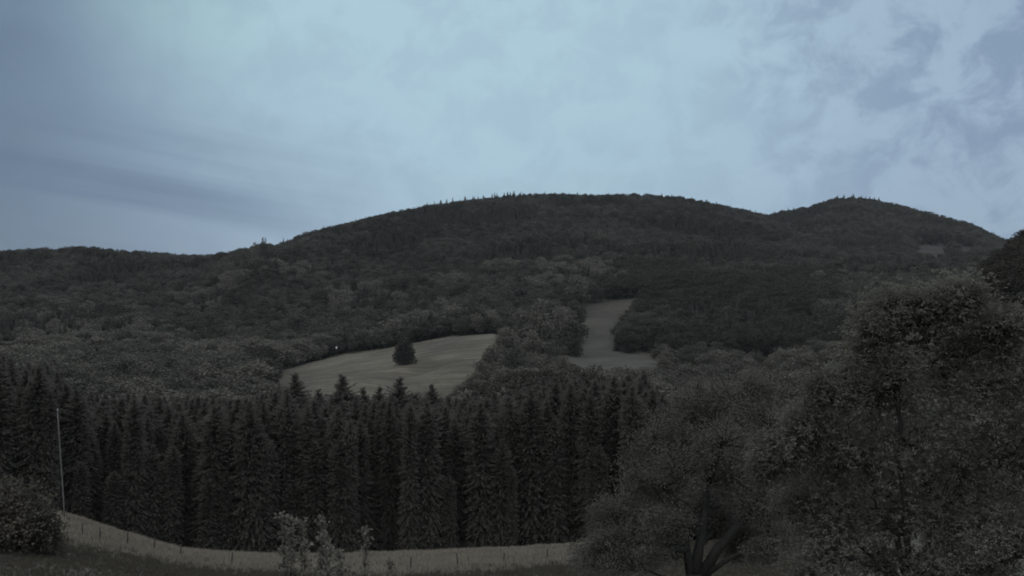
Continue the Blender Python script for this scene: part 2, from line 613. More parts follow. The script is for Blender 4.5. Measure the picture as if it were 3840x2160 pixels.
# ------------------------------------------------------------------ ground sheets
A_, R_ = np.meshgrid(AZ, RR, indexing='ij')
PX, PY = project(GX, GY, GZ)
FWD = GY > 0.2 * R_
zone = np.zeros(GX.shape, int)                       # 0 wooded hillside, 1 near slope, 2 meadow, 3 clearing
for poly, r0, r1 in FAR_MEADOWS:
    z_ = FWD & (R_ > r0) & (R_ < r1) & in_poly(PX, PY, poly)
    zone[z_] = 2 if poly is MEADOW_1 else (4 if r0 > 1200 else 3)
for _ in range(3):                                    # grass runs on a little way in under the wood edges
    for zid in (2, 3, 4):
        if zid == 4 and _ > 0:
            continue
        m_ = zone == zid
        gmask = m_.copy()
        gmask[1:] |= m_[:-1]
        gmask[:-1] |= m_[1:]
        if _ == 0:
            gmask[:, 1:] |= m_[:, :-1]
            gmask[:, :-1] |= m_[:, 1:]
        zone[gmask & (zone == 0)] = zid
edge_r = 116 + 2.0 * lattice_noise(GX / 6, GY / 6, 7)
zone[R_ < edge_r] = 1
fz = zone[:-1, :-1]
nA = len(AZ)
idx = np.arange(nA * NR).reshape(nA, NR)
quads = np.stack([idx[:-1, :-1], idx[1:, :-1], idx[1:, 1:], idx[:-1, 1:]], -1)
ALLV = np.stack([GX, GY, GZ], -1).reshape(-1, 3)


def fence_dry(X, Y, Z):
    """uncut pale grass grows beyond the fence, shorter green grass on the near side"""
    x, y = project(X, Y, Z)
    line = np.interp(x, [-600, 0, 230, 480, 680, 870, 1100, 1400, 1720, 1900, 2100, 2300, 2600, 3400],
                     [2010, 2012, 2016, 2058, 2096, 2116, 2126, 2140, 2128, 2112, 2096, 2060, 1960, 1900])
    d = np.clip((line + 10 - y) / 32 * .5 + .5, 0, 1)
    return d * d * (3 - 2 * d)


DRY = fence_dry(GX, GY, GZ).reshape(-1)
DRY[(R_ < 60).reshape(-1)] = .1
for zid, nm, mat in ((0, 'hillside', M_FLOOR), (1, 'near_slope', M_NEAR), (2, 'meadow', M_MEAD), (3, 'clearing', M_CLEAR), (4, 'hill_pasture', M_PAST)):
    q = quads[fz == zid].reshape(-1, 4)
    used, inv = np.unique(q, return_inverse=True)
    me = mesh_np(nm, ALLV[used], inv.reshape(-1, 4), [mat], None, True)
    a = me.attributes.new('dry', 'FLOAT', 'POINT')
    a.data.foreach_set('value', DRY[used].astype(np.float32))
    tag(obj(nm, me), kind='structure')


# ------------------------------------------------------------------ tree models
def spruce_near(seed, h=22.0, width=3.1):
    """whorls of drooping, ragged fronds; returns (trunk mesh, crown mesh)"""
    rs = np.random.default_rng(seed)
    t = Geo()
    zz = np.linspace(-.6, h * .99, 9)
    bend = np.cumsum(rs.normal(0, .05, (9, 2)), 0)
    t.tube(np.column_stack([bend, zz]), np.interp(zz, [-.6, 0, h], [.34, .29, .02]), 6)
    g = Geo()
    z = h * .05
    V, Fq = [], []
    while z < h * .985:
        u = z / h
        dtop = (1 - u) * h
        ln0 = min(dtop * .50, width * (.62 + .38 * (1 - u))) * np.interp(u, [0, .12, .25, 1], [.85, .95, 1, 1]) + .10
        nb = int(np.interp(u, [0, .8, 1], [13, 11, 7]))
        off = rs.random() * 6.28
        for k in range(nb):
            ang = off + k * 2 * math.pi / nb + rs.normal(0, .3)
            ln = ln0 * rs.uniform(.62, 1.12)
            rise = np.interp(u, [0, .5, 1], [-.35, -.12, .55]) + rs.normal(0, .16)
            d = np.array([math.cos(ang), math.sin(ang), 0])
            sd = np.array([-d[1], d[0], 0])
            base = np.array([np.interp(z, zz, bend[:, 0]), np.interp(z, zz, bend[:, 1]), z + rs.normal(0, .12)])
            ns = 8
            s = np.linspace(0, 1, ns + 1)
            cz = rise * s * ln - .34 * ln * s ** 2 * (1 - u * .7) + .12 * ln * np.clip(s - .7, 0, 1)
            base = base + [0, 0, rs.normal(0, .16)]
            mid = base + d * (s * ln)[:, None] + np.array([0, 0, 1.0]) * cz[:, None]
            # hanging twig pairs on both sides of the branch
            for j in range(1, ns + 1):
                wid = (.13 + ln * .10) * (1.05 - s[j] * .7) * rs.uniform(.6, 1.4)
                for sg in (-1, 1):
                    tip = mid[j] * .55 + mid[j - 1] * .45 + sd * sg * wid + d * wid * .55 - np.array([0, 0, wid * rs.uniform(.5, 1.9)])
                    n0 = len(V)
                    V += [mid[j - 1], mid[j], tip + d * .03, tip - d * wid * .18 + sd * sg * .02]
                    Fq.append([n0, n0 + 1, n0 + 2, n0 + 3])
        z += np.interp(u, [0, 1], [.38, .26]) * rs.uniform(.6, 1.4)
    n0 = len(V)
    top = np.array([bend[-1, 0], bend[-1, 1], h * .97])
    for k in range(4):
        a = k * 1.57
        V += [top + [0, 0, .75], top + [.07 * math.cos(a), .07 * math.sin(a), .1], top + [.2 * math.cos(a), .2 * math.sin(a), -.35], top + [.04, 0, -.1]]
        Fq.append([n0 + 4 * k, n0 + 4 * k + 1, n0 + 4 * k + 2, n0 + 4 * k + 3])
    g.quads(V, Fq)
    # short inner twigs that close the crown round the stem
    n = 2600
    u = rs.uniform(.03, .9, n)
    rad = np.minimum((1 - u) * h * .42, width * (.55 + .3 * (1 - u))) * np.sqrt(rs.uniform(.02, .75, n))
    a = rs.uniform(0, 6.283, n)
    g.leaves(np.column_stack([np.cos(a) * rad, np.sin(a) * rad, u * h]), .5, .5, 0, .9, np.column_stack([np.cos(a), np.sin(a), 0 * a]) * .6, rs)
    return t.mesh('trunk', [M_SBARK]), g.mesh('crown', [M_SPRUCE])


def spruce_far(seed, h=20.0, width=3.0, mat=None):
    rs = np.random.default_rng(seed)
    g = Geo()
    g.tube([[0, 0, -1.0], [0, 0, h * .5], [0, 0, h * .98]], [.28, .2, .04], 4, 1)
    V, Fq = [], []
    z = h * .08
    while z < h * .97:
        u = z / h
        ln0 = min((1 - u) * h * .42, width * (.5 + .5 * (1 - u))) + .15
        nb = 7
        off = rs.random() * 6
        for k in range(nb):
            a = off + k * 6.283 / nb + rs.normal(0, .2)
            ln = ln0 * rs.uniform(.6, 1.15)
            d = np.array([math.cos(a), math.sin(a), 0])
            sd = np.array([-d[1], d[0], 0])
            b = np.array([0, 0, z])
            w = ln * .34
            n0 = len(V)
            V += [b + [0, 0, .45], b + d * ln * .6 + sd * w - [0, 0, ln * .22], b + d * ln - [0, 0, ln * .38], b + d * ln * .6 - sd * w - [0, 0, ln * .22]]
            Fq.append([n0, n0 + 1, n0 + 2, n0 + 3])
        z += h * .045 * rs.uniform(.8, 1.2)
    g.quads(V, Fq, 0)
    return g.mesh('spruce', [mat or M_SPRUCE_FAR, M_SBARK])


def crown_points(rs, lobes, n, shell=.55):
    """points spread through ellipsoid lobes, most of them near the surface"""
    vol = np.array([l[3] * l[4] * l[5] for l in lobes]) ** .75
    which = rs.choice(len(lobes), n, p=vol / vol.sum())
    L = np.array(lobes)[which]
    d = rs.standard_normal((n, 3))
    d /= np.linalg.norm(d, axis=1)[:, None]
    r = np.where(rs.random(n) < shell, rs.uniform(.78, 1.08, n), rs.random(n) ** .45)
    return L[:, :3] + d * r[:, None] * L[:, 3:6], d


def broad_far(seed, h=18.0, wid=6.5, mat=None, n=1700, leaf=.86, low=.16):   # low: how far up the crown begins
    """a woodland broadleaf: short trunk, forked limbs, lobed crown of leaf sprays"""
    rs = np.random.default_rng(seed)
    g = Geo()
    g.tube([[0, 0, -1.0], [.1, 0, h * .25], [.2, .1, h * .7]], [.34, .26, .07], 4, 1)
    lobes = []
    for k in range(13):
        u = rs.uniform(low + .12, .86)
        rad = wid * np.sin(np.clip((u - low * .5) / (1.02 - low * .5), 0, 1) * math.pi) ** .6 * rs.uniform(.35, .60)
        a = k * 2.4 + rs.normal(0, .3)
        s = wid * rs.uniform(.30, .50)
        lobes.append((math.cos(a) * rad, math.sin(a) * rad, u * h, s, s, s * rs.uniform(.75, 1.05)))
    lobes.append((0, 0, h * .88, wid * .38, wid * .38, h * .11))
    lobes.append((0, 0, h * .5, wid * .6, wid * .6, h * .28))
    for l in lobes[:6]:
        g.tube([[.1, 0, h * .22], [l[0] * .4, l[1] * .4, h * .22 + (l[2] - h * .22) * .6], l[:3]], [.16, .1, .03], 4, 1)
    p, d = crown_points(rs, lobes, n)
    g.leaves(p, leaf, .8, 0, .15, d * .35, rs)
    return g.mesh('broadleaf', [mat or M_BROAD, M_BARK])


SPRUCE_NEAR = [spruce_near(100 + k, 22, [2.1, 2.6, 1.9, 2.4, 3.2, 2.2, 2.8, 3.6][k]) for k in range(8)]
SPRUCE_MID = [spruce_far(200 + k, 20, 2.9 + .3 * (k % 3)) for k in range(3)]
BROAD = [broad_far(300 + k, 18, [6.2, 7.2, 5.4, 6.6, 5.0][k], M_BROAD) for k in range(5)]
PALE = [broad_far(330 + k, 16, [6.4, 5.6, 6.8][k], M_PALE) for k in range(3)]
DARKW = [broad_far(360 + k, 18, [5.4, 6.2, 5.0][k], M_DARKW, 1700, .82) for k in range(3)]
MODEL_H = {'spruce': 20.0, 'broad': 18.0, 'pale': 16.0, 'dark': 18.0}
MODELS = {'spruce': SPRUCE_MID, 'broad': BROAD, 'pale': PALE, 'dark': DARKW}


# ------------------------------------------------------------------ woods: where each tree stands
def scatter(x0, x1, r0, r1, spacing, seed):
    """jittered stand of trees between two distances"""
    rs = np.random.default_rng(seed)
    a0, a1 = float(pix_az(x0)), float(pix_az(x1))
    xm = r1 * max(abs(math.sin(a0)), abs(math.sin(a1))) + spacing
    gx = np.arange(-xm, xm, spacing)
    gy = np.arange(r0 * .8, r1, spacing)
    X, Y = np.meshgrid(gx, gy)
    X = X + (np.arange(len(gy)) % 2)[:, None] * spacing * .5
    X = (X + rs.uniform(-.42, .42, X.shape) * spacing).ravel()
    Y = (Y + rs.uniform(-.42, .42, Y.shape) * spacing).ravel()
    az, r = np.arctan2(X, Y), np.hypot(X, Y)
    k = (az > a0) & (az < a1) & (r > r0) & (r < r1)
    return X[k], Y[k]


# horizon of the bare ground, to leave out trees no one sees
SL = (GZ - CAMZ + 6) / R_
RUNMAX = np.maximum.accumulate(SL, axis=1)


def seen(X, Y, top):
    az, r = np.arctan2(X, Y), np.hypot(X, Y)
    i = np.clip(np.interp(az, AZ, np.arange(len(AZ))).astype(int), 0, len(AZ) - 1)
    j = np.clip(np.interp(np.log(r), np.log(RR), np.arange(NR)).astype(int) - 2, 0, NR - 1)
    return (top - CAMZ) / r > RUNMAX[i, j] - .0015


CLEAR_VIEW = [  # what must stay open to the eye: visible parts of the meadows
    [(1040, 1430), (1040, 1402), (1130, 1374), (1300, 1331), (1480, 1306), (1560, 1290), (1700, 1264), (1830, 1256), (1850, 1268), (1800, 1330), (1750, 1400), (1710, 1455), (1560, 1470), (1320, 1480), (1180, 1450)],
    [(2190, 1340), (2188, 1260), (2182, 1185), (2210, 1150), (2290, 1133), (2400, 1122), (2310, 1165), (2280, 1195), (2278, 1318), (2300, 1330), (2440, 1332), (2450, 1358), (2300, 1366), (2080, 1350)],
    MEADOW_3, MEADOW_4]


def clear_ok(X, Y, Z, h, rad):
    ok = np.ones(len(X), bool)
    r = np.hypot(X, Y)
    for poly, (gp, r0, r1) in zip(CLEAR_VIEW, FAR_MEADOWS):
        near = r < r1 * 1.06
        for zf in (1.0, .8, .55, .2, 0.0):
            for sx in (-.7, 0, .7):
                x, y = project(X + sx * rad * (1 - .3 * zf), Y, Z + h * zf)
                ok &= ~(near & in_poly(x, y, poly))
    for gp, r0, r1 in FAR_MEADOWS:
        x, y = project(X, Y, Z)
        ok &= ~((r > r0) & (r < r1) & in_poly(x, y, gp))
    return ok


TREES = []   # dicts of arrays: kind, X, Y, Z, h, zone


def add_trees(kind, X, Y, h, zone, wscale=None, keep=None):
    Z = ground(X, Y) - .3
    r = np.hypot(X, Y)
    gx, gy = project(X, Y, Z)
    rs_ = np.random.default_rng(len(X))
    cap = (gy - np.interp(gx, SKY_X, SKY_Y) + rs_.uniform(-7, 5, len(X))) / F * r
    h = np.where(r > 900, np.minimum(h, np.maximum(cap, 6.0)), h)
    k = clear_ok(X, Y, Z, h, MODEL_H[kind] * .30 * np.ones(len(X)))
    if keep is not None:
        k &= keep(X, Y, Z, h)
    k &= seen(X, Y, Z + h)
    TREES.append(dict(kind=kind, X=X[k], Y=Y[k], Z=Z[k], h=h[k], zone=zone))


def split(X, Y, seed, spec):
    """share a stand out among kinds in drifts: spec = [(kind, weight)]"""
    v = lattice_noise(X / 75 + seed, Y / 75 + seed * .7, seed) * 1.3 + np.random.default_rng(seed).standard_normal(len(X)) * .45
    rank = np.argsort(np.argsort(v)) / max(len(v), 1)
    out, a = [], 0.0
    for kind, w in spec:
        out.append((kind, (rank >= a) & (rank < a + w)))
        a += w
    return out


def top_limit(px_tab, py_tab):
    def keep(X, Y, Z, h):
        x, y = project(X, Y, Z + h)
        return y > np.interp(x, px_tab, py_tab)
    return keep


def stand(zone, x0, x1, r0, r1, sp, seed, spec, hr, cond=None, keep=None):
    X, Y = scatter(x0, x1, r0, r1, sp, seed)
    if cond is not None:
        gx, gy = project(X, Y, ground(X, Y))
        k = cond(gx, gy, np.hypot(X, Y))
        X, Y = X[k], Y[k]
    rs = np.random.default_rng(seed + 5)
    for kind, m in split(X, Y, seed, spec):
        h = rs.uniform(hr[0], hr[1], m.sum()) * (1.12 if kind == 'spruce' else 1.0)
        add_trees(kind, X[m], Y[m], h, zone, keep=keep)


# the far hill, its left shoulder and the round summit to the right
stand('far hill', -260, 4100, 1150, 1900, 10.5, 11, [('broad', .52), ('dark', .26), ('spruce', .22)], (13, 22))
stand('round summit', 2550, 4100, 1900, 2350, 9.5, 12, [('broad', .5), ('dark', .3), ('spruce', .2)], (13, 20))
# lower slopes


def border(x, y, r):
    return 2284 + np.maximum(0, r - 850) * .25 + np.where(r > 850, 70, 0) * lattice_noise(r / 60, x / 400, 44)


dark_block = lambda x, y, r: (x > border(x, y, r)) & (x < 3080 + 90 * lattice_noise(r / 50, x / 500, 45))
stand('lower slope', -260, 2420, 735, 1150, 10.0, 13, [('broad', .52), ('dark', .24), ('pale', .14), ('spruce', .10)], (12, 21), cond=lambda x, y, r: x <= border(x, y, r))
stand('dark block', 2240, 3700, 690, 1150, 7.5, 14, [('dark', .80), ('spruce', .12), ('broad', .08)], (13, 19), cond=dark_block)
stand('right slope', 3060, 4100, 690, 1150, 8.5, 15, [('broad', .55), ('dark', .35), ('pale', .1)], (12, 20))
# woods round the valley meadows
stand('left of meadow', -260, 1240, 440, 735, 8.0, 16, [('broad', .42), ('pale', .44), ('dark', .14)], (11, 19),
      keep=top_limit([-300, 0, 300, 700, 1000, 1250], [1240, 1250, 1240, 1220, 1200, 1180]))
stand('above meadow', 1100, 1900, 700, 790, 8.0, 17, [('dark', .35), ('broad', .45), ('pale', .2)], (11, 17))
def in_grove(x, y, r):
    return x > np.interp(y, [1250, 1300, 1370, 1440, 1500], [1890, 1850, 1800, 1740, 1700])


stand('between meadows', 1690, 2190, 430, 770, 6.5, 18, [('broad', .6), ('pale', .25), ('dark', .15)], (6, 10), cond=in_grove)
stand('hedges', 2440, 3740, 500, 700, 9.5, 19, [('pale', .4), ('broad', .6)], (5, 17),
      keep=lambda X, Y, Z, h: project(X, Y, Z + h)[1] > 1290 + 28 * lattice_noise(X / 14, Y / 60, 33))
stand('right spur', 3560, 4200, 300, 640, 5.5, 20, [('dark', .9), ('spruce', .1)], (8, 13), cond=lambda x, y, r: (x > 3600) & (y < 1260))
# valley floor behind the spruce belt
stand('valley', -260, 2500, 270, 450, 7.5, 21, [('broad', .5), ('pale', .3), ('dark', .2)], (11, 17),
      keep=top_limit([-300, 0, 250, 700, 1000, 1100, 1700, 1850, 2000, 2440], [1340, 1345, 1350, 1375, 1420, 1465, 1465, 1400, 1330, 1362]))
stand('right valley', 2420, 3760, 118, 500, 7.0, 22, [('broad', .6), ('pale', .15), ('dark', .25)], (9, 16),
      keep=top_limit([2420, 2520, 2700, 3000, 3300, 3840], [1400, 1370, 1340, 1300, 1290, 1250]))

ZONE_TEXT = {
    'far hill': 'on the far wooded hill', 'round summit': 'on the round summit at the right',
    'lower slope': 'on the lower slope of the far hill', 'dark block': 'in the dark wood right of the grassy ride',
    'right slope': 'on the slope behind the large leafy tree', 'left of meadow': 'in the wood left of the pale meadow',
    'above meadow': 'in the wood edge above the pale meadow', 'between meadows': 'in the underwood of the grove below the grassy ride', 
    'hedges': 'in the hedge row below the dark wood', 'right spur': 'on the dark spur at the right edge',
    'valley': 'in the valley behind the spruce belt', 'right valley': 'in the valley wood right of the spruce belt'}
KIND_TEXT = {'spruce': 'small pointed spruce', 'broad': 'round grey green broadleaf tree', 'pale': 'paler bushy broadleaf tree', 'dark': 'dark dense broadleaf tree'}
KIND_NAME = {'spruce': 'hillside_spruce', 'broad': 'broadleaf_tree', 'pale': 'pale_broadleaf_tree', 'dark': 'dark_broadleaf_tree'}


def scatter_group(protos):
    ng = bpy.data.node_groups.new('wood_scatter', 'GeometryNodeTree')
    ng.interface.new_socket('Geometry', in_out='INPUT', socket_type='NodeSocketGeometry')
    ng.interface.new_socket('Geometry', in_out='OUTPUT', socket_type='NodeSocketGeometry')
    gi, go = ng.nodes.new('NodeGroupInput'), ng.nodes.new('NodeGroupOutput')
    join = ng.nodes.new('GeometryNodeJoinGeometry')
    for p in protos:
        oi = ng.nodes.new('GeometryNodeObjectInfo')
        oi.transform_space = 'ORIGINAL'
        oi.inputs['Object'].default_value = p
        oi.inputs['As Instance'].default_value = True
        ng.links.new(oi.outputs['Geometry'], join.inputs[0])
    iop = ng.nodes.new('GeometryNodeInstanceOnPoints')
    iop.inputs['Pick Instance'].default_value = True

    def attr(name, dt):
        a = ng.nodes.new('GeometryNodeInputNamedAttribute')
        a.data_type = dt
        a.inputs['Name'].default_value = name
        return a.outputs['Attribute']
    ng.links.new(gi.outputs[0], iop.inputs['Points'])
    ng.links.new(join.outputs[0], iop.inputs['Instance'])
    ng.links.new(attr('variant', 'INT'), iop.inputs['Instance Index'])
    e2r = ng.nodes.new('FunctionNodeEulerToRotation')
    ng.links.new(attr('rot', 'FLOAT_VECTOR'), e2r.inputs[0])
    ng.links.new(e2r.outputs[0], iop.inputs['Rotation'])
    ng.links.new(attr('scl', 'FLOAT_VECTOR'), iop.inputs['Scale'])
    ng.links.new(iop.outputs[0], go.inputs[0])
    return ng


def scatter_object(name, pts, rot, scl, variant, protos):
    me = bpy.data.meshes.new(name)
    me.vertices.add(len(pts))
    me.vertices.foreach_set('co', np.asarray(pts, np.float32).ravel())
    for nm, dt, key, val in (('rot', 'FLOAT_VECTOR', 'vector', rot), ('scl', 'FLOAT_VECTOR', 'vector', scl)):
        a = me.attributes.new(nm, dt, 'POINT')
        a.data.foreach_set(key, np.asarray(val, np.float32).ravel())
    a = me.attributes.new('variant', 'INT', 'POINT')
    a.data.foreach_set('value', np.asarray(variant, np.int32))
    me.update()
    o = obj(name, me)
    md = o.modifiers.new('scatter', 'NODES')
    md.node_group = scatter_group(protos)
    return tag(o, kind='stuff')


PER_KIND = 220
n_trees = 0
for kind in MODELS:
    sets = [t for t in TREES if t['kind'] == kind]
    zi = np.concatenate([np.full(len(t['X']), i) for i, t in enumerate(sets)])
    X, Y, Z, h = (np.concatenate([t[k] for t in sets]) for k in ('X', 'Y', 'Z', 'h'))
    px, py = project(X, Y, Z + h)
    show = h / np.hypot(X, Y) * ((px > -40) & (px < 3880)) * np.where(np.hypot(X, Y) < 240, .6, 1)
    order = np.argsort(-show)
    rs = np.random.default_rng(77)
    var = rs.integers(0, len(MODELS[kind]), len(X))
    wv = rs.uniform(1.05, 1.75, len(X)) * (.85 if kind == 'spruce' else 1)
    rz = rs.uniform(0, 6.283, len(X))
    n_trees += len(X)
    pick = order[:PER_KIND]
    protos = {}
    for i in pick:
        s = h[i] / MODEL_H[kind]
        o = obj(KIND_NAME[kind], MODELS[kind][var[i]])
        o.location = (X[i], Y[i], Z[i])
        o.rotation_euler = (0, 0, rz[i])
        o.scale = (s * wv[i], s * wv[i], s)
        zn = sets[zi[i]]['zone']
        tag(o, KIND_TEXT[kind] + ' ' + ZONE_TEXT[zn], 'tree', 'trees ' + ZONE_TEXT[zn])
        protos.setdefault(int(var[i]), o)
    plist = [protos[k] for k in sorted(protos)]
    rest = order[PER_KIND:]
    s = h[rest] / MODEL_H[kind]
    scatter_object({'spruce': 'distant_spruce_wood', 'broad': 'distant_broadleaf_wood', 'pale': 'distant_pale_wood', 'dark': 'distant_dark_wood'}[kind],
                   np.stack([X[rest], Y[rest], Z[rest]], 1), np.stack([0 * s, 0 * s, rz[rest]], 1),
                   np.stack([s * wv[rest], s * wv[rest], s], 1), rs.integers(0, len(plist), len(rest)), plist)
print('woodland trees', n_trees)

# ------------------------------------------------------------------ skyline trees that stand out
for x, ytop, r, kind, h, label in (
        (990, 888, 1095, 'broad', 17, 'tall ragged broadleaf crown standing above the left shoulder skyline'),
        (955, 908, 1095, 'pale', 13, 'smaller round tree just left of the ragged crown on the skyline'),
        (1018, 912, 1090, 'broad', 11, 'low round tree just right of the ragged crown on the skyline'),
        (1063, 888, 1330, 'spruce', 19, 'slim spruce spire beside the skyline notch on the left shoulder'),
        (1078, 893, 1335, 'spruce', 17, 'second slim spruce right of the skyline notch'),
        (1335, 818, 1395, 'spruce', 18, 'taller spruce standing proud midway up the left skyline'),
        (1742, 735, 1790, 'spruce', 20, 'tall spruce tip in the sawtooth row of skyline conifers'),
        (1953, 716, 1795, 'spruce', 22, 'tallest spruce at the top end of the sawtooth skyline row'),
        (2786, 775, 1795, 'spruce', 20, 'spruce tips on the skyline falling towards the saddle'),
        (3142, 732, 2245, 'spruce', 18, 'spruce tip at the left of the round summit'),
        (3203, 731, 2245, 'spruce', 20, 'highest spruce tip in the middle of the round summit'),
        (3247, 733, 2245, 'spruce', 19, 'spruce tip at the right of the round summit')):
    p = at(x, ytop, r)
    g = float(ground(p[0], p[1])) - .4
    hh = max(p[2] - g, 8)
    o = obj(KIND_NAME[kind], MODELS[kind][0])
    s = hh / MODEL_H[kind]
    o.location = (p[0], p[1], g)
    o.scale = (h / MODEL_H[kind],) * 2 + (s,)
    tag(o, label, 'tree', 'trees standing out on the skyline')

rs = np.random.default_rng(55)
for (xa, xb, n_, lo, hi, where_) in ((1600, 1945, 24, 6, 21, 'in the sawtooth row on the hill top'), (1220, 1375, 9, 6, 16, 'in the short row midway up the left skyline'), (520, 770, 18, 5, 12, 'on the low left ridge by the dip'),
                                     (2660, 2860, 9, 5, 14, 'on the skyline falling towards the saddle'), (2880, 3000, 6, 5, 14, 'just right of the saddle'), (3120, 3300, 9, 5, 16, 'on the crest of the round summit'), (1960, 2640, 18, 4, 12, 'along the broad top of the far hill')):
    for x in np.linspace(xa, xb, n_) + rs.normal(0, 5, n_):
        az = float(pix_az(x))
        ia = int(np.argmin(np.abs(AZ - az)))
        m_ = (RR > 1000) & (RR < 2600)
        jr = np.where(m_)[0][np.argmax((GZ[ia, m_] - CAMZ + 14) / RR[m_])]
        p = at(x, np.interp(x, SKY_X, SKY_Y) - rs.uniform(lo, hi), RR[jr] - 4)
        g = float(ground(p[0], p[1])) - .4
        hh = p[2] - g
        if hh < 8 or hh > 34:
            continue
        o = obj('ridge_spruce', SPRUCE_MID[rs.integers(0, 3)], None, (p[0], p[1], g))
        o.rotation_euler = (0, 0, rs.uniform(0, 6))
        ws = rs.uniform(.8, 1.7) * hh / 20
        o.scale = (ws, ws, hh / 20)
        tag(o, 'small spruce tip against the sky ' + where_, 'tree', 'spruce tips against the sky')

# grove of rounded crowns that climbs from the meadow foot to the grassy ride
ORD = ['first', 'second', 'third', 'fourth', 'fifth', 'sixth', 'seventh', 'eighth', 'ninth', 'tenth', 'eleventh', 'twelfth', 'thirteenth', 'fourteenth', 'fifteenth', 'sixteenth', 'seventeenth', 'eighteenth', 'nineteenth', 'twentieth', 'last']
GROVE = sorted([(2030, 1118, 125, 690, 'pale'), (1962, 1162, 115, 680, 'pale'), (1902, 1222, 115, 640, 'pale'), (1852, 1290, 105, 600, 'pale'), (1806, 1350, 100, 570, 'pale'),
                (1765, 1402, 90, 540, 'pale'), (1722, 1442, 80, 520, 'pale'), (2098, 1150, 105, 720, 'pale'), (2152, 1122, 90, 780, 'broad'), (2166, 1030, 115, 905, 'pale'),
                (2150, 1190, 112, 690, 'dark'), (2066, 1277, 90, 600, 'broad'), (1936, 1300, 110, 600, 'broad'), (1992, 1236, 115, 640, 'pale'), (1880, 1372, 110, 560, 'pale'),
                (1952, 1392, 110, 540, 'broad'), (2042, 1402, 100, 520, 'pale'), (1822, 1432, 100, 520, 'broad'), (2010, 1335, 90, 570, 'pale'), (2120, 1330, 80, 600, 'pale'), (1900, 1440, 100, 500, 'broad')])
GROVE_MODELS = {k: [broad_far(500 + 7 * q + i, MODEL_H[k], 6.0, m_, 1500, .85, -.12) for q in range(2)] for i, (k, m_) in enumerate((('broad', M_BROAD), ('pale', M_PALE), ('dark', M_DARKW)))}
for n_, (x, y, wpx, r, kind) in enumerate(GROVE):
    for r in np.arange(r, 330, -8.0):                   # stand it where the slope leaves room for a full crown
        p = at(x, y, r)
        g = float(ground(p[0], p[1])) - .4
        hh = p[2] - g
        if hh > 1.05 * wpx * r / F:
            break
    hh = max(hh, 6.0)
    o = obj('grove_tree', GROVE_MODELS[kind][n_ % 2], None, (p[0], p[1], g))
    o.rotation_euler = (0, 0, n_ * 1.7)
    wm = wpx * r / F / {'broad': 12.0, 'pale': 12.0, 'dark': 11.0}[kind]
    o.scale = (wm, wm, hh / MODEL_H[kind])
    tag(o, KIND_TEXT[kind] + ', ' + ORD[n_] + ' from left in grove by the ride', 'tree', 'rounded trees of the grove between meadow and ride')

# lone tree on the meadow
p = hit(1515, 1366, 440, 720)
o = obj('lone_tree', None, None, (p[0], p[1], p[2] - .2))
tg, cg = Geo(), Geo()
tg.tube([[0, 0, -.3], [.1, 0, 3], [.2, .1, 9]], [.42, .32, .1], 8)
rsl = np.random.default_rng(4)
lob = [(math.cos(k * 2.4) * 3.2 * rsl.uniform(.6, 1.1), math.sin(k * 2.4) * 3.2 * rsl.uniform(.6, 1.1), 1.8 + 11.2 * k / 17, 3.2 - k * .07, 3.2 - k * .07, 2.4) for k in range(16)]
lob += [(0, 0, 13.0, 2.8, 2.8, 2.2), (0, 0, 7, 4.6, 4.6, 5.5)]
for l in lob[:10]:
    tg.tube([[.1, 0, 2.5], [l[0] * .5, l[1] * .5, 2.5 + (l[2] - 2.5) * .6], l[:3]], [.14, .1, .03], 4)
pts, dd = crown_points(rsl, lob, 5200)
cg.leaves(pts, .75, .8, 0, .15, dd * .35, rsl)
obj('trunk', tg.mesh('trunk', [M_BARK]), o)
obj('crown', cg.mesh('crown', [M_SPRUCE_FAR]), o)
o.scale = (1.12, 1.12, 1.06)
tag(o, 'lone dark round tree standing in the middle of the pale meadow', 'tree')

# small white board at the wood edge above the meadow
p = hit(1262, 1338, 600, 760)
o = obj('white_board', None, None, p)
b = Geo()
b.tube([[0, 0, -.2], [0, 0, 6.6]], [.07, .06], 6)
obj('post', b.mesh('post', [M_POST]), o)
b = Geo()
bw, bh, bt = .55, .85, .04
V = [[sx * bw, sy * bt - .11, 6.4 + sz * bh] for sz in (-1, 1) for sy in (-1, 1) for sx in (-1, 1)]
b.quads(V, [[0, 1, 5, 4], [1, 3, 7, 5], [3, 2, 6, 7], [2, 0, 4, 6], [4, 5, 7, 6], [0, 2, 3, 1]])
obj('board', b.mesh('board', [M_WHITE]), o)
tag(o, 'tiny white speck of a board at the wood edge above the meadow', 'board')

# ------------------------------------------------------------------ spruce belt beyond the fence
BT_X = [-400, 0, 120, 220, 320, 600, 900, 1050, 1200, 1700, 1850, 2000, 2200, 2400, 2460, 2560]
BT_Y = [1330, 1335, 1350, 1400, 1470, 1492, 1488, 1455, 1485, 1482, 1460, 1425, 1392, 1395, 1450, 1520]
X, Y = scatter(-330, 2480, 118.5, 250, 3.0, 40)
r = np.hypot(X, Y)
k = r > 120 + 1.5 * np.sin(X * .7)
X, Y, r = X[k], Y[k], r[k]
Z = ground(X, Y) - .3
rs = np.random.default_rng(41)
gx, gy = project(X, Y, Z)
tip = np.interp(gx, BT_X, BT_Y) + np.abs(rs.normal(0, 1, len(X))) * 60 - 22 * (rs.random(len(X)) < .25)
h = (gy - tip) / F * r
h = np.clip(h, 12, 27 + rs.uniform(0, 2.5, len(X)))
tx, ty = project(X, Y, Z + h)
keep = (ty > np.interp(tx, BT_X, BT_Y) - 26) & (rs.random(len(X)) < np.interp(r, [119, 128, 140, 250], [1, .9, .6, .32]))
X, Y, Z, h, r, tx, ty = (q[keep] for q in (X, Y, Z, h, r, tx, ty))
belt = [(X[i], Y[i], Z[i], h[i], r[i], None) for i in range(len(X))]
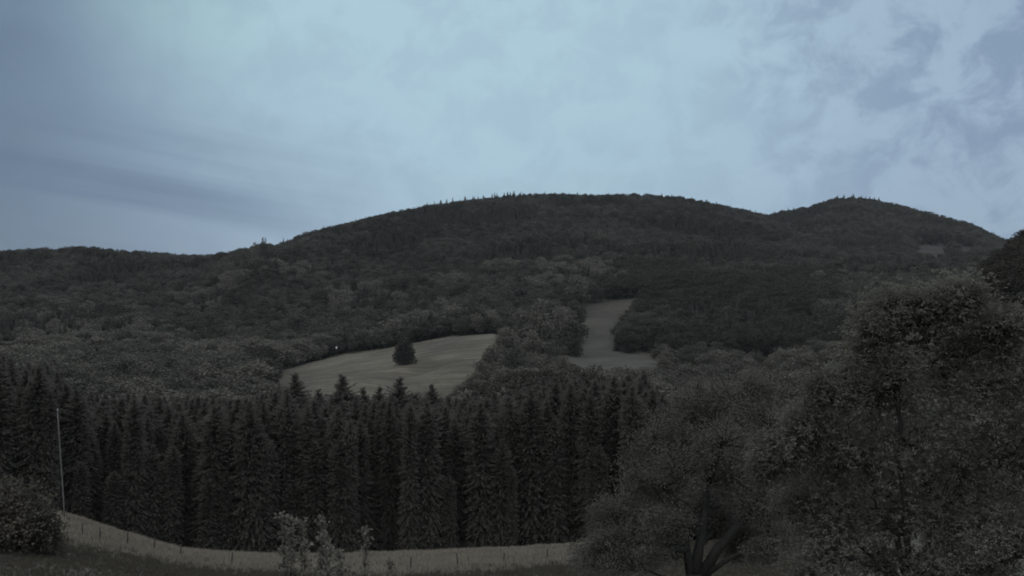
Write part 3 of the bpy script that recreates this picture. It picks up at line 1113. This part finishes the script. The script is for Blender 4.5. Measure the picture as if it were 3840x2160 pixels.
# suppressed younger spruces that close the gaps between the tall ones
UX, UY = scatter(-200, 2460, 119.5, 134, 2.9, 46)
for ux, uy in zip(UX, UY):
    uz = float(ground(ux, uy)) - .3
    ug = project(ux, uy, uz)
    uh = rs.uniform(.40, .80) * (float(ug[1]) - float(np.interp(ug[0], BT_X, BT_Y))) / F * math.hypot(ux, uy)
    belt.append((ux, uy, uz, max(uh, 6.0), math.hypot(ux, uy) + 4 * rs.random(), None))
for (x, y, rr, lab) in (
        (1097, 1377, 150, 'leftmost spruce whose top stands out against the pale meadow'),
        (1190, 1442, 140, 'short spruce top between two taller ones at the meadow foot'),
        (1285, 1382, 145, 'broad pointed spruce rising highest against the pale meadow left half'),
        (1368, 1436, 150, 'low spruce top below the middle of the pale meadow'),
        (1424, 1434, 160, 'narrow spruce top just left of the tall one below the lone tree'),
        (1484, 1392, 142, 'tall pointed spruce standing below the lone meadow tree'),
        (1612, 1424, 165, 'thin spruce tip rising alone at the right foot of the meadow'),
        (1560, 1454, 150, 'low spruce top right of the tall pointed one below the meadow'),
        (2362, 1382, 160, 'small spruce tip below the foot of the grassy ride'),
        (2394, 1376, 165, 'rightmost spruce tip at the end of the belt')):
    p = at(x, y, rr)
    g = float(ground(p[0], p[1])) - .3
    belt.append((p[0], p[1], g, p[2] - g, rr, lab))
belt = np.array(belt, dtype=object)
vis = np.array([b[5] is not None for b in belt])
gx_, gy_ = project(belt[:, 0].astype(float), belt[:, 1].astype(float), belt[:, 2].astype(float))
score = 1.0 / belt[:, 4].astype(float) * ((gx_ > -120) & (gx_ < 2560)) + vis
order = np.argsort(-score)
NB = 285
rs = np.random.default_rng(42)
for i in order[:NB]:
    x, y, z, hh, rr, lab = belt[i]
    tr, cr = SPRUCE_NEAR[rs.integers(0, 7) if lab is None else 7 - 3 * rs.integers(0, 2)]
    o = obj('spruce_tree', None, None, (x, y, z))
    s = hh / 22.6
    wsc = max(s, .62) * rs.uniform(.8, 1.3) if lab is None else s * 1.25
    o.scale = (wsc, wsc, s)
    o.rotation_euler = (rs.normal(0, .012), rs.normal(0, .012), rs.uniform(0, 6.28))
    obj('trunk', tr, o)
    obj('crown', cr, o)
    if lab is None:
        px_c = float(project(x, y, z)[0])
        zone_txt = 'behind the utility pole at the left' if px_c < 420 else ('left of the leafy saplings' if px_c < 1030 else ('straight behind the leafy saplings' if px_c < 1500 else 'between saplings and orchard tree'))
        row_txt = 'front row' if rr < 150 else 'inner row'
        lab = ('short' if hh < 14 else 'tall') + ' dark spruce, ' + row_txt + ' of the belt ' + zone_txt
    tag(o, lab, 'tree', 'spruces of the dense belt beyond the fence')
rest = order[NB:]
if len(rest):
    B = belt[rest]
    s = B[:, 3].astype(float) / 22.6
    sp_protos = [q for q in bpy.data.objects if q.name.startswith('crown') and q.data.name.startswith('crown') and q.parent and q.parent.name.startswith('spruce_tree')][:6]
    scatter_object('spruce_thicket', B[:, :3].astype(float), np.stack([0 * s, 0 * s, rs.uniform(0, 6.28, len(s))], 1), np.stack([s, s, s], 1), rs.integers(0, len(sp_protos), len(s)), sp_protos)
print('belt', len(belt))


# ------------------------------------------------------------------ near trees with real limbs
def limb(g, a, b, r0, r1, sag, rs, n=7, sides=6, wob=.05):
    a, b = np.asarray(a, float), np.asarray(b, float)
    t = np.linspace(0, 1, n)[:, None]
    L = np.linalg.norm(b - a)
    p = a + (b - a) * t
    p[:, 2] += (np.sin(t[:, 0] * math.pi) * sag * L)
    p[1:-1] += rs.normal(0, wob * L / n * 2, (n - 2, 3))
    g.tube(p, np.linspace(r0, r1, n), sides)
    return p


def near_tree(name, base, fork, lobes, leaf, aspect, nleaf, mat, label, cat, seed, feather=.16, tr=.3, droop=.35, twigs=26, cluster=1, trunk_mid=None, extra_limbs=()):
    """trunk to fork, limbs to each lobe, twigs through the lobe, leaves along the twigs"""
    rs = np.random.default_rng(seed)
    base, fork = np.asarray(base, float), np.asarray(fork, float)
    root = obj(name, None, None, base)
    g = Geo()
    f = fork - base
    mid = f * .5 + rs.normal(0, .08, 3) if trunk_mid is None else np.asarray(trunk_mid) - base
    g.tube([[0, 0, -.4], [0, 0, .15], mid, f], [tr * 1.35, tr * 1.12, tr, tr * .85], 8)
    bg = Geo()
    P, D, Wt = [], [], []
    hub = [np.asarray(q) - base for e in extra_limbs[:4] for q in e[0][1:]] or [f]
    lob = [(np.array(l[:3]) - base, np.array(l[3:6])) for l in lobes]
    for c, rad in lob:
        start = hub[np.argmin([np.linalg.norm(c - q) + .6 * np.linalg.norm(q - f) for q in hub])]
        path = limb(bg, start, c, tr * .42, tr * .10, .06, rs, 8)
        hub.append(path[5])
        for k in range(twigs):
            d = rs.standard_normal(3)
            d /= np.linalg.norm(d)
            end = c + d * rad * rs.uniform(.75, 1.1)
            s = path[rs.integers(4, 8)]
            tw = limb(bg, s, end, tr * .07, tr * .018, rs.uniform(-.05, .12), rs, 5, 4, .08)
            P.append(tw)
    for e in extra_limbs:
        pts = [np.asarray(q) - base for q in e[0]]
        bg.tube(pts, np.linspace(e[1], e[2], len(pts)), 8)
    P = np.array(P)                       # twigs x 5 x 3
    lg = Geo()
    per = nleaf // len(P)
    ti = np.repeat(np.arange(len(P)), per)
    u = rs.uniform(.25, 1.0, len(ti)) * 3.999
    j = u.astype(int)
    fr = (u - j)[:, None]
    pos = P[ti, j] * (1 - fr) + P[ti, np.minimum(j + 1, 4)] * fr
    spread = np.array([l[1].mean() for l in lob]).mean() * feather
    pos = pos + rs.normal(0, spread, pos.shape)
    if cluster > 1:
        # compound leaves: leaflets in pairs along a drooping stalk
        d = rs.standard_normal((len(pos), 3))
        d[:, 2] = d[:, 2] * .5 - droop
        d /= np.linalg.norm(d, axis=1)[:, None]
        s = np.cross(d, rs.normal(0, .5, (len(pos), 3)) + [0, 0, 1])
        s /= np.linalg.norm(s, axis=1)[:, None] + 1e-9
        for c in range(cluster):
            along = .25 + .75 * (c // 2) / max(1, (cluster - 1) // 2)
            side = 0 if c == cluster - 1 else (-1 if c % 2 else 1)
            lg.leaves(pos + d * along * leaf * 2.0, leaf, aspect, 0, .15, d * 1.2 + s * side * 2.0, rs)
    else:
        lg.leaves(pos, leaf, aspect, 0, droop, None, rs)
    obj('trunk', g.mesh('trunk', [M_BARK], True), root)
    obj('branches', bg.mesh('branches', [M_BARK], True), root)
    obj('crown', lg.mesh('crown', [mat]), root)
    return tag(root, label, cat)


def lobes_px(rows, r0):
    out = []
    for x, y, rx, ry, dr in rows:
        r = r0 + dr
        p = at(x, y, r)
        k = r / F
        out.append((p[0], p[1], p[2], rx * k, (rx + ry) * .5 * k, ry * k))
    return out


# orchard tree with forked trunk
RA = 40.0
fa = at(2606, 2150, RA)
ba = at(2610, 2300, RA)
ba = np.array([ba[0], ba[1], float(ground(ba[0], ba[1]))])
LA = lobes_px([(2215, 2060, 95, 55, 1), (2300, 1930, 105, 95, 0), (2290, 2050, 110, 60, -1), (2400, 1800, 125, 110, .6), (2440, 1960, 120, 85, -.8),
               (2450, 1640, 110, 110, 1), (2560, 1760, 130, 110, -1), (2590, 1560, 130, 110, .8), (2640, 1900, 150, 90, 1.6), (2720, 1660, 140, 120, -.6),
               (2760, 1800, 140, 110, .4), (2740, 1500, 140, 100, 1.2), (2600, 1490, 110, 80, 1.6), (2840, 1450, 100, 70, 2.2), (2860, 1900, 110, 90, .2), (2880, 1720, 110, 110, 1), (2480, 2060, 110, 45, 1.2), (2520, 1965, 110, 55, -1.4), (2700, 1960, 110, 60, 1.7), (2390, 2085, 110, 40, .5), (2220, 2105, 90, 50, -.6), (2330, 2115, 100, 40, -1.2), (2440, 2095, 80, 40, -1.6), (2770, 2070, 80, 35, 1.8), (2870, 2070, 90, 40, -.6), (2800, 2010, 90, 50, 1.5), (2890, 1560, 110, 100, 1.8), (2930, 2010, 90, 60, .6)], RA)
ex = [([fa + [.15, 0, -.3], at(2690, 2060, RA), at(2770, 1970, RA + .1), at(2850, 1880, RA + .2)], .26, .10),
      ([at(2630, 2170, RA), at(2710, 2110, RA - .3), at(2800, 2060, RA - .5), at(2920, 2030, RA - .7)], .13, .05),
      ([fa + [-.15, 0, -.2], at(2575, 2060, RA), at(2570, 1970, RA + .3), at(2530, 1850, RA + .4)], .20, .08),
      ([fa, at(2620, 2060, RA + .2), at(2640, 1960, RA + .4), at(2660, 1800, RA + .5)], .26, .09),
      ([at(2575, 2190, RA), at(2480, 2160, RA - .3), at(2410, 2132, RA - .4), at(2330, 2140, RA - .5), at(2290, 2158, RA - .5)], .05, .02)]
near_tree('orchard_tree', ba, fa, LA, .075, .62, 120000, M_ORCH, 'dark spreading orchard tree with forked trunk, right of the pale grass strip', 'tree', 61, tr=.42, twigs=34, extra_limbs=ex)

# large-leaved tree at the right, close to the camera
RB = 21.0
fb = at(3420, 2215, RB)
bb = at(3440, 2300, RB)
bb = np.array([bb[0], bb[1], float(ground(bb[0], bb[1]))])
LB = lobes_px([(x_, y_ + 24, a_, b_, d_) for x_, y_, a_, b_, d_ in [(3310, 1190, 95, 80, 0), (3440, 1180, 110, 90, .6), (3590, 1150, 90, 90, 0), (3650, 1290, 130, 110, .8), (3780, 1280, 110, 90, .5), (3250, 1280, 80, 80, -.4),
               (3400, 1330, 150, 120, -.6), (3540, 1420, 170, 140, .5), (3720, 1450, 160, 140, -.4), (3860, 1420, 130, 130, .4), (3280, 1460, 150, 120, .4),
               (3120, 1470, 100, 70, -.6), (3170, 1590, 140, 110, .5), (3040, 1600, 100, 80, -.3), (2950, 1690, 95, 75, -.5), (3080, 1740, 150, 110, .6), (3260, 1720, 170, 140, -.3),
               (3440, 1640, 170, 140, .8), (3620, 1680, 170, 150, -.3), (3800, 1680, 150, 150, .3), (3000, 1860, 120, 90, .3), (3180, 1900, 160, 110, -.4), (3380, 1880, 170, 130, .5),
               (3580, 1920, 170, 140, -.4), (3780, 1920, 160, 150, .2), (3080, 2030, 130, 80, -.6), (3280, 2070, 150, 100, .4), (3520, 2110, 160, 100, -.5), (3760, 2120, 160, 110, .3), (3920, 1700, 130, 200, .5), (3930, 2050, 130, 200, 0), (3060, 2130, 110, 50, -.8), (3556, 1082, 42, 40, .1), (3640, 1072, 38, 42, -.3), (3480, 1105, 40, 34, .3), (3330, 1118, 44, 36, -.2), (3262, 1178, 40, 36, -.5), (3405, 1102, 34, 30, .2), (3088, 1420, 50, 36, -.8), (3170, 1395, 44, 34, -.2), (2900, 1650, 46, 34, -.8), (2870, 1720, 40, 34, -.7), (3740, 1190, 46, 34, .3), (3815, 1180, 40, 34, -.2), (3010, 1545, 46, 34, -.6)]], RB)
near_tree('large_leaf_tree', bb, fb, LB, .072, .45, 27000, M_WALN, 'tall leafy tree with large pale leaves filling the right edge', 'tree', 62, feather=.30, tr=.17, twigs=26, cluster=5, droop=.5)

# leafy saplings at the bottom of the frame
RC = 22.0


def sapling(name, x_base, tops, seed, label, leaf=.085, nl=26):
    """upright leafy shoots from one root: tops = (x, y, half width px, depth)"""
    rs = np.random.default_rng(seed)
    b = at(x_base, 2200, RC)
    base = np.array([b[0], b[1], float(ground(b[0], b[1]))])
    root = obj(name, None, None, base)
    lg = Geo()
    for (x, y, hw, dr) in tops:
        tip = at(x, y, RC + dr) - base
        st = Geo()
        n = 9
        t = np.linspace(0, 1, n)
        p = np.outer(t, tip)
        p[:, :2] = tip[:2] * (t ** .7)[:, None]
        p[:, 2] = tip[2] * t
        p[1:-1, :2] += rs.normal(0, .03, (n - 2, 2))
        p[0, 2] = -.2
        st.tube(p, np.linspace(.034, .006, n), 6)
        wid = hw * RC / F
        tw = []
        zz = np.linspace(.36, 1.0, 34)
        for k, z in enumerate(zz):
            c = np.array([np.interp(z, t, p[:, q]) for q in range(3)])
            ang = k * 2.4 + rs.normal(0, .3)
            ln = wid * (1.15 - .75 * (z - .36) / .64) * rs.uniform(.55, 1.2)
            e = c + np.array([math.cos(ang) * ln, math.sin(ang) * ln, ln * rs.uniform(.2, .8)])
            st.tube([c, (c + e) / 2 + [0, 0, .03], e], [.008, .006, .003], 4)
            u = rs.uniform(.2, 1.1, (nl, 1))
            tw.append(c + (e - c) * u + rs.normal(0, .035, (nl, 3)))
        tw.append(tip + rs.normal(0, .05, (24, 3)))
        lg.leaves(np.concatenate(tw), leaf, .62, 0, .25, None, rs)
        obj('stem', st.mesh('stem', [M_BARK], True), root)
    obj('foliage', lg.mesh('foliage', [M_SAPL]), root)
    return tag(root, label, 'sapling', 'leafy saplings at the bottom of the picture')


sapling('sapling', 1105, [(1062, 1938, 34, .2), (1092, 1942, 30, -.2), (1132, 1962, 44, 0), (1080, 2010, 50, .4), (1145, 2040, 40, -.3)], 71, 'bushiest sapling, leftmost of the leafy shoots at the bottom edge')
sapling('sapling', 1215, [(1207, 1952, 26, 0), (1218, 2010, 30, .4)], 72, 'slim upright shoot next to the bushiest sapling')
sapling('sapling', 1250, [(1238, 2055, 40, -.5), (1275, 2075, 42, -.2), (1205, 2100, 40, -.7)], 73, 'low spreading sapling between the two upright shoots')
sapling('sapling', 1362, [(1370, 1996, 32, .1)], 74, 'single thin sapling with bare stem against the grass strip', nl=20)
sapling('sapling', 1468, [(1465, 2112, 26, .1)], 75, 'smallest rightmost sapling tip at the bottom edge', nl=16)

# rounded dark shrub at the left edge
pd_ = hit(70, 2072, 62, 110)
rsd = np.random.default_rng(80)
rd = math.hypot(pd_[0], pd_[1])
LD = lobes_px([(-60, 1900, 120, 95, 0), (40, 1880, 100, 85, .5), (120, 1910, 85, 75, -.5), (165, 1985, 70, 65, 0), (80, 1995, 100, 70, -1), (-30, 2010, 110, 60, -.6), (10, 1960, 110, 80, 1), (185, 2030, 50, 35, -.5)], rd)
near_tree('shrub', (pd_[0], pd_[1], pd_[2]), (pd_[0], pd_[1], pd_[2] + .8), LD, .24, .7, 16000, M_SHRUB, 'rounded dark shrub at the left edge below the pole', 'shrub', 81, tr=.16, twigs=40)

# ------------------------------------------------------------------ utility pole
pb = hit(243, 1946, 95, 125)
rp = math.hypot(pb[0], pb[1])
tp = at(216, 1548, rp)
root = obj('utility_pole', None, None, pb)
g = Geo()
top = tp - np.array(pb)
tt = np.linspace(0, 1, 7)
pp = np.outer(tt, top)
pp[0, 2] = -.6
g.tube(pp, np.linspace(.085, .055, 7), 8)
obj('pole', g.mesh('pole', [M_POLE], True), root)
g = Geo()
b = pp[-1]
g.tube([b, b + [0, 0, .12], b + [0, 0, .16], b + [0, 0, .34], b + [0, 0, .42]], [.02, .02, .07, .06, .02], 8)
obj('insulator', g.mesh('insulator', [M_CERAM], True), root)
tag(root, 'slender pale utility pole leaning left in front of the dark spruces', 'pole')

# ------------------------------------------------------------------ fence posts
POSTS = [(309, 2014, 'leftmost fence post, at the top of the grass strip'), (374, 2030, 'second fence post from the left on the grass strip'),
         (478, 2046, 'third fence post from the left on the grass strip'), (577, 2070, 'fence post left of the one cutting into the forest edge'),
         (677, 2090, 'fence post whose top reaches the dark forest edge, left of the saplings'), (868, 2121, 'fence post next to the left of the bushy sapling'),
         (1540, 2142, 'fence post just right of the saplings'),
         (1718, 2128, 'slightly leaning fence post right of the saplings'), (1888, 2120, 'dark upright fence post in the middle of the pale strip'),
         (2053, 2101, 'fence post closest to the orchard tree')]
rs = np.random.default_rng(90)
for i, (x, y, lab) in enumerate(POSTS):
    p = hit(x, y, 60, 118)
    g = Geo()
    hh = rs.uniform(1.15, 1.4)
    lx = rs.normal(0, .05) if i != 7 else -.14
    g.tube([[0, 0, -.3], [lx * .5, 0, hh * .5], [lx, 0, hh * .97], [lx, 0, hh]], [.075, .07, .066, .04], 8)
    tag(obj('fence_post', g.mesh('fence_post', [M_POST], False), None, p), lab, 'post', 'posts of the pasture fence')

# ------------------------------------------------------------------ grass
rs = np.random.default_rng(95)
TUFTS = []
for k in range(4):
    g = Geo()
    n = 12
    V, Fq = [], []
    for b in range(n):
        a, ln = rs.uniform(0, 6.28), rs.uniform(.22, .48)
        o_ = np.array([rs.normal(0, .09), rs.normal(0, .09), -.02])
        d = np.array([math.cos(a), math.sin(a), 0])
        s = np.array([-d[1], d[0], 0]) * .012
        le = rs.uniform(.1, .6)
        q = len(V)
        V += [o_ - s, o_ + s, o_ + d * le * ln * .4 + [0, 0, ln * .65] + s * .8, o_ + d * le * ln * .4 + [0, 0, ln * .65] - s * .8, o_ + d * le * ln + [0, 0, ln]]
        Fq += [[q, q + 1, q + 2, q + 3], [q + 3, q + 2, q + 4, q + 4]]
    V = np.array(V)
    Fq = np.array(Fq)
    tri = Fq[:, 2] != Fq[:, 3]
    tip = Fq[1::2].copy()
    V = np.concatenate([V, V[tip[:, 2]]])
    tip[:, 3] = len(V) - len(tip) + np.arange(len(tip))
    tip = tip[:, [0, 1, 2, 3]]
    g.quads(V, np.concatenate([Fq[0::2], tip]))
    TUFTS.append(g)


def grass_mat(name, c0, c1):
    return foliage(name, c0, c1, .2, .4, .6)


M_DRYG = grass_mat('dry_grass_blades', (.21, .180, .138), (.33, .283, .216))
M_GRNG = grass_mat('green_grass_blades', (.075, .064, .048), (.13, .111, .083))
a0 = float(pix_az(-120)), float(pix_az(3000))
n = 60000
az = rs.uniform(a0[0], a0[1], n)
rr = np.sqrt(rs.uniform(66 ** 2, 119 ** 2, n))
X, Y = rr * np.sin(az), rr * np.cos(az)
Z = ground(X, Y)
dryv = fence_dry(X, Y, Z)
isdry = rs.random(n) < dryv
for nm, m, mat, lo, hi in (('uncut_pale_grass', isdry, M_DRYG, .7, 1.5), ('short_green_grass', ~isdry, M_GRNG, .4, .9)):
    protos = []
    for g in TUFTS[:4]:
        po = bpy.data.objects.new('grass_tuft', g.mesh('grass_tuft', [mat]))
        protos.append(po)
    s = rs.uniform(lo, hi, m.sum())
    scatter_object(nm, np.stack([X[m], Y[m], Z[m]], 1), np.stack([0 * s, 0 * s, rs.uniform(0, 6.28, m.sum())], 1), np.stack([s, s, s], 1), rs.integers(0, 4, m.sum()), protos)

# ------------------------------------------------------------------ thin evening haze
zlo, zhi = float(GZ.min()) - 1.0, float(GZ.max()) + 45
b = Geo()
E = 4250.0
V = [[sx * E, sy * E, zlo if sz < 0 else zhi] for sz in (-1, 1) for sy in (-1, 1) for sx in (-1, 1)]
b.quads(V, [[0, 1, 5, 4], [1, 3, 7, 5], [3, 2, 6, 7], [2, 0, 4, 6], [4, 5, 7, 6], [0, 2, 3, 1]])
mh, th = new_mat('evening_haze')
pv = N(th, 'ShaderNodeVolumePrincipled')
pv.inputs['Color'].default_value = (.93, .92, .88, 1)
pv.inputs['Density'].default_value = 0.000036
oh = th.nodes.new('ShaderNodeOutputMaterial')
th.links.new(pv.outputs[0], oh.inputs['Volume'])
tag(obj('haze', b.mesh('haze', [mh])), kind='stuff')
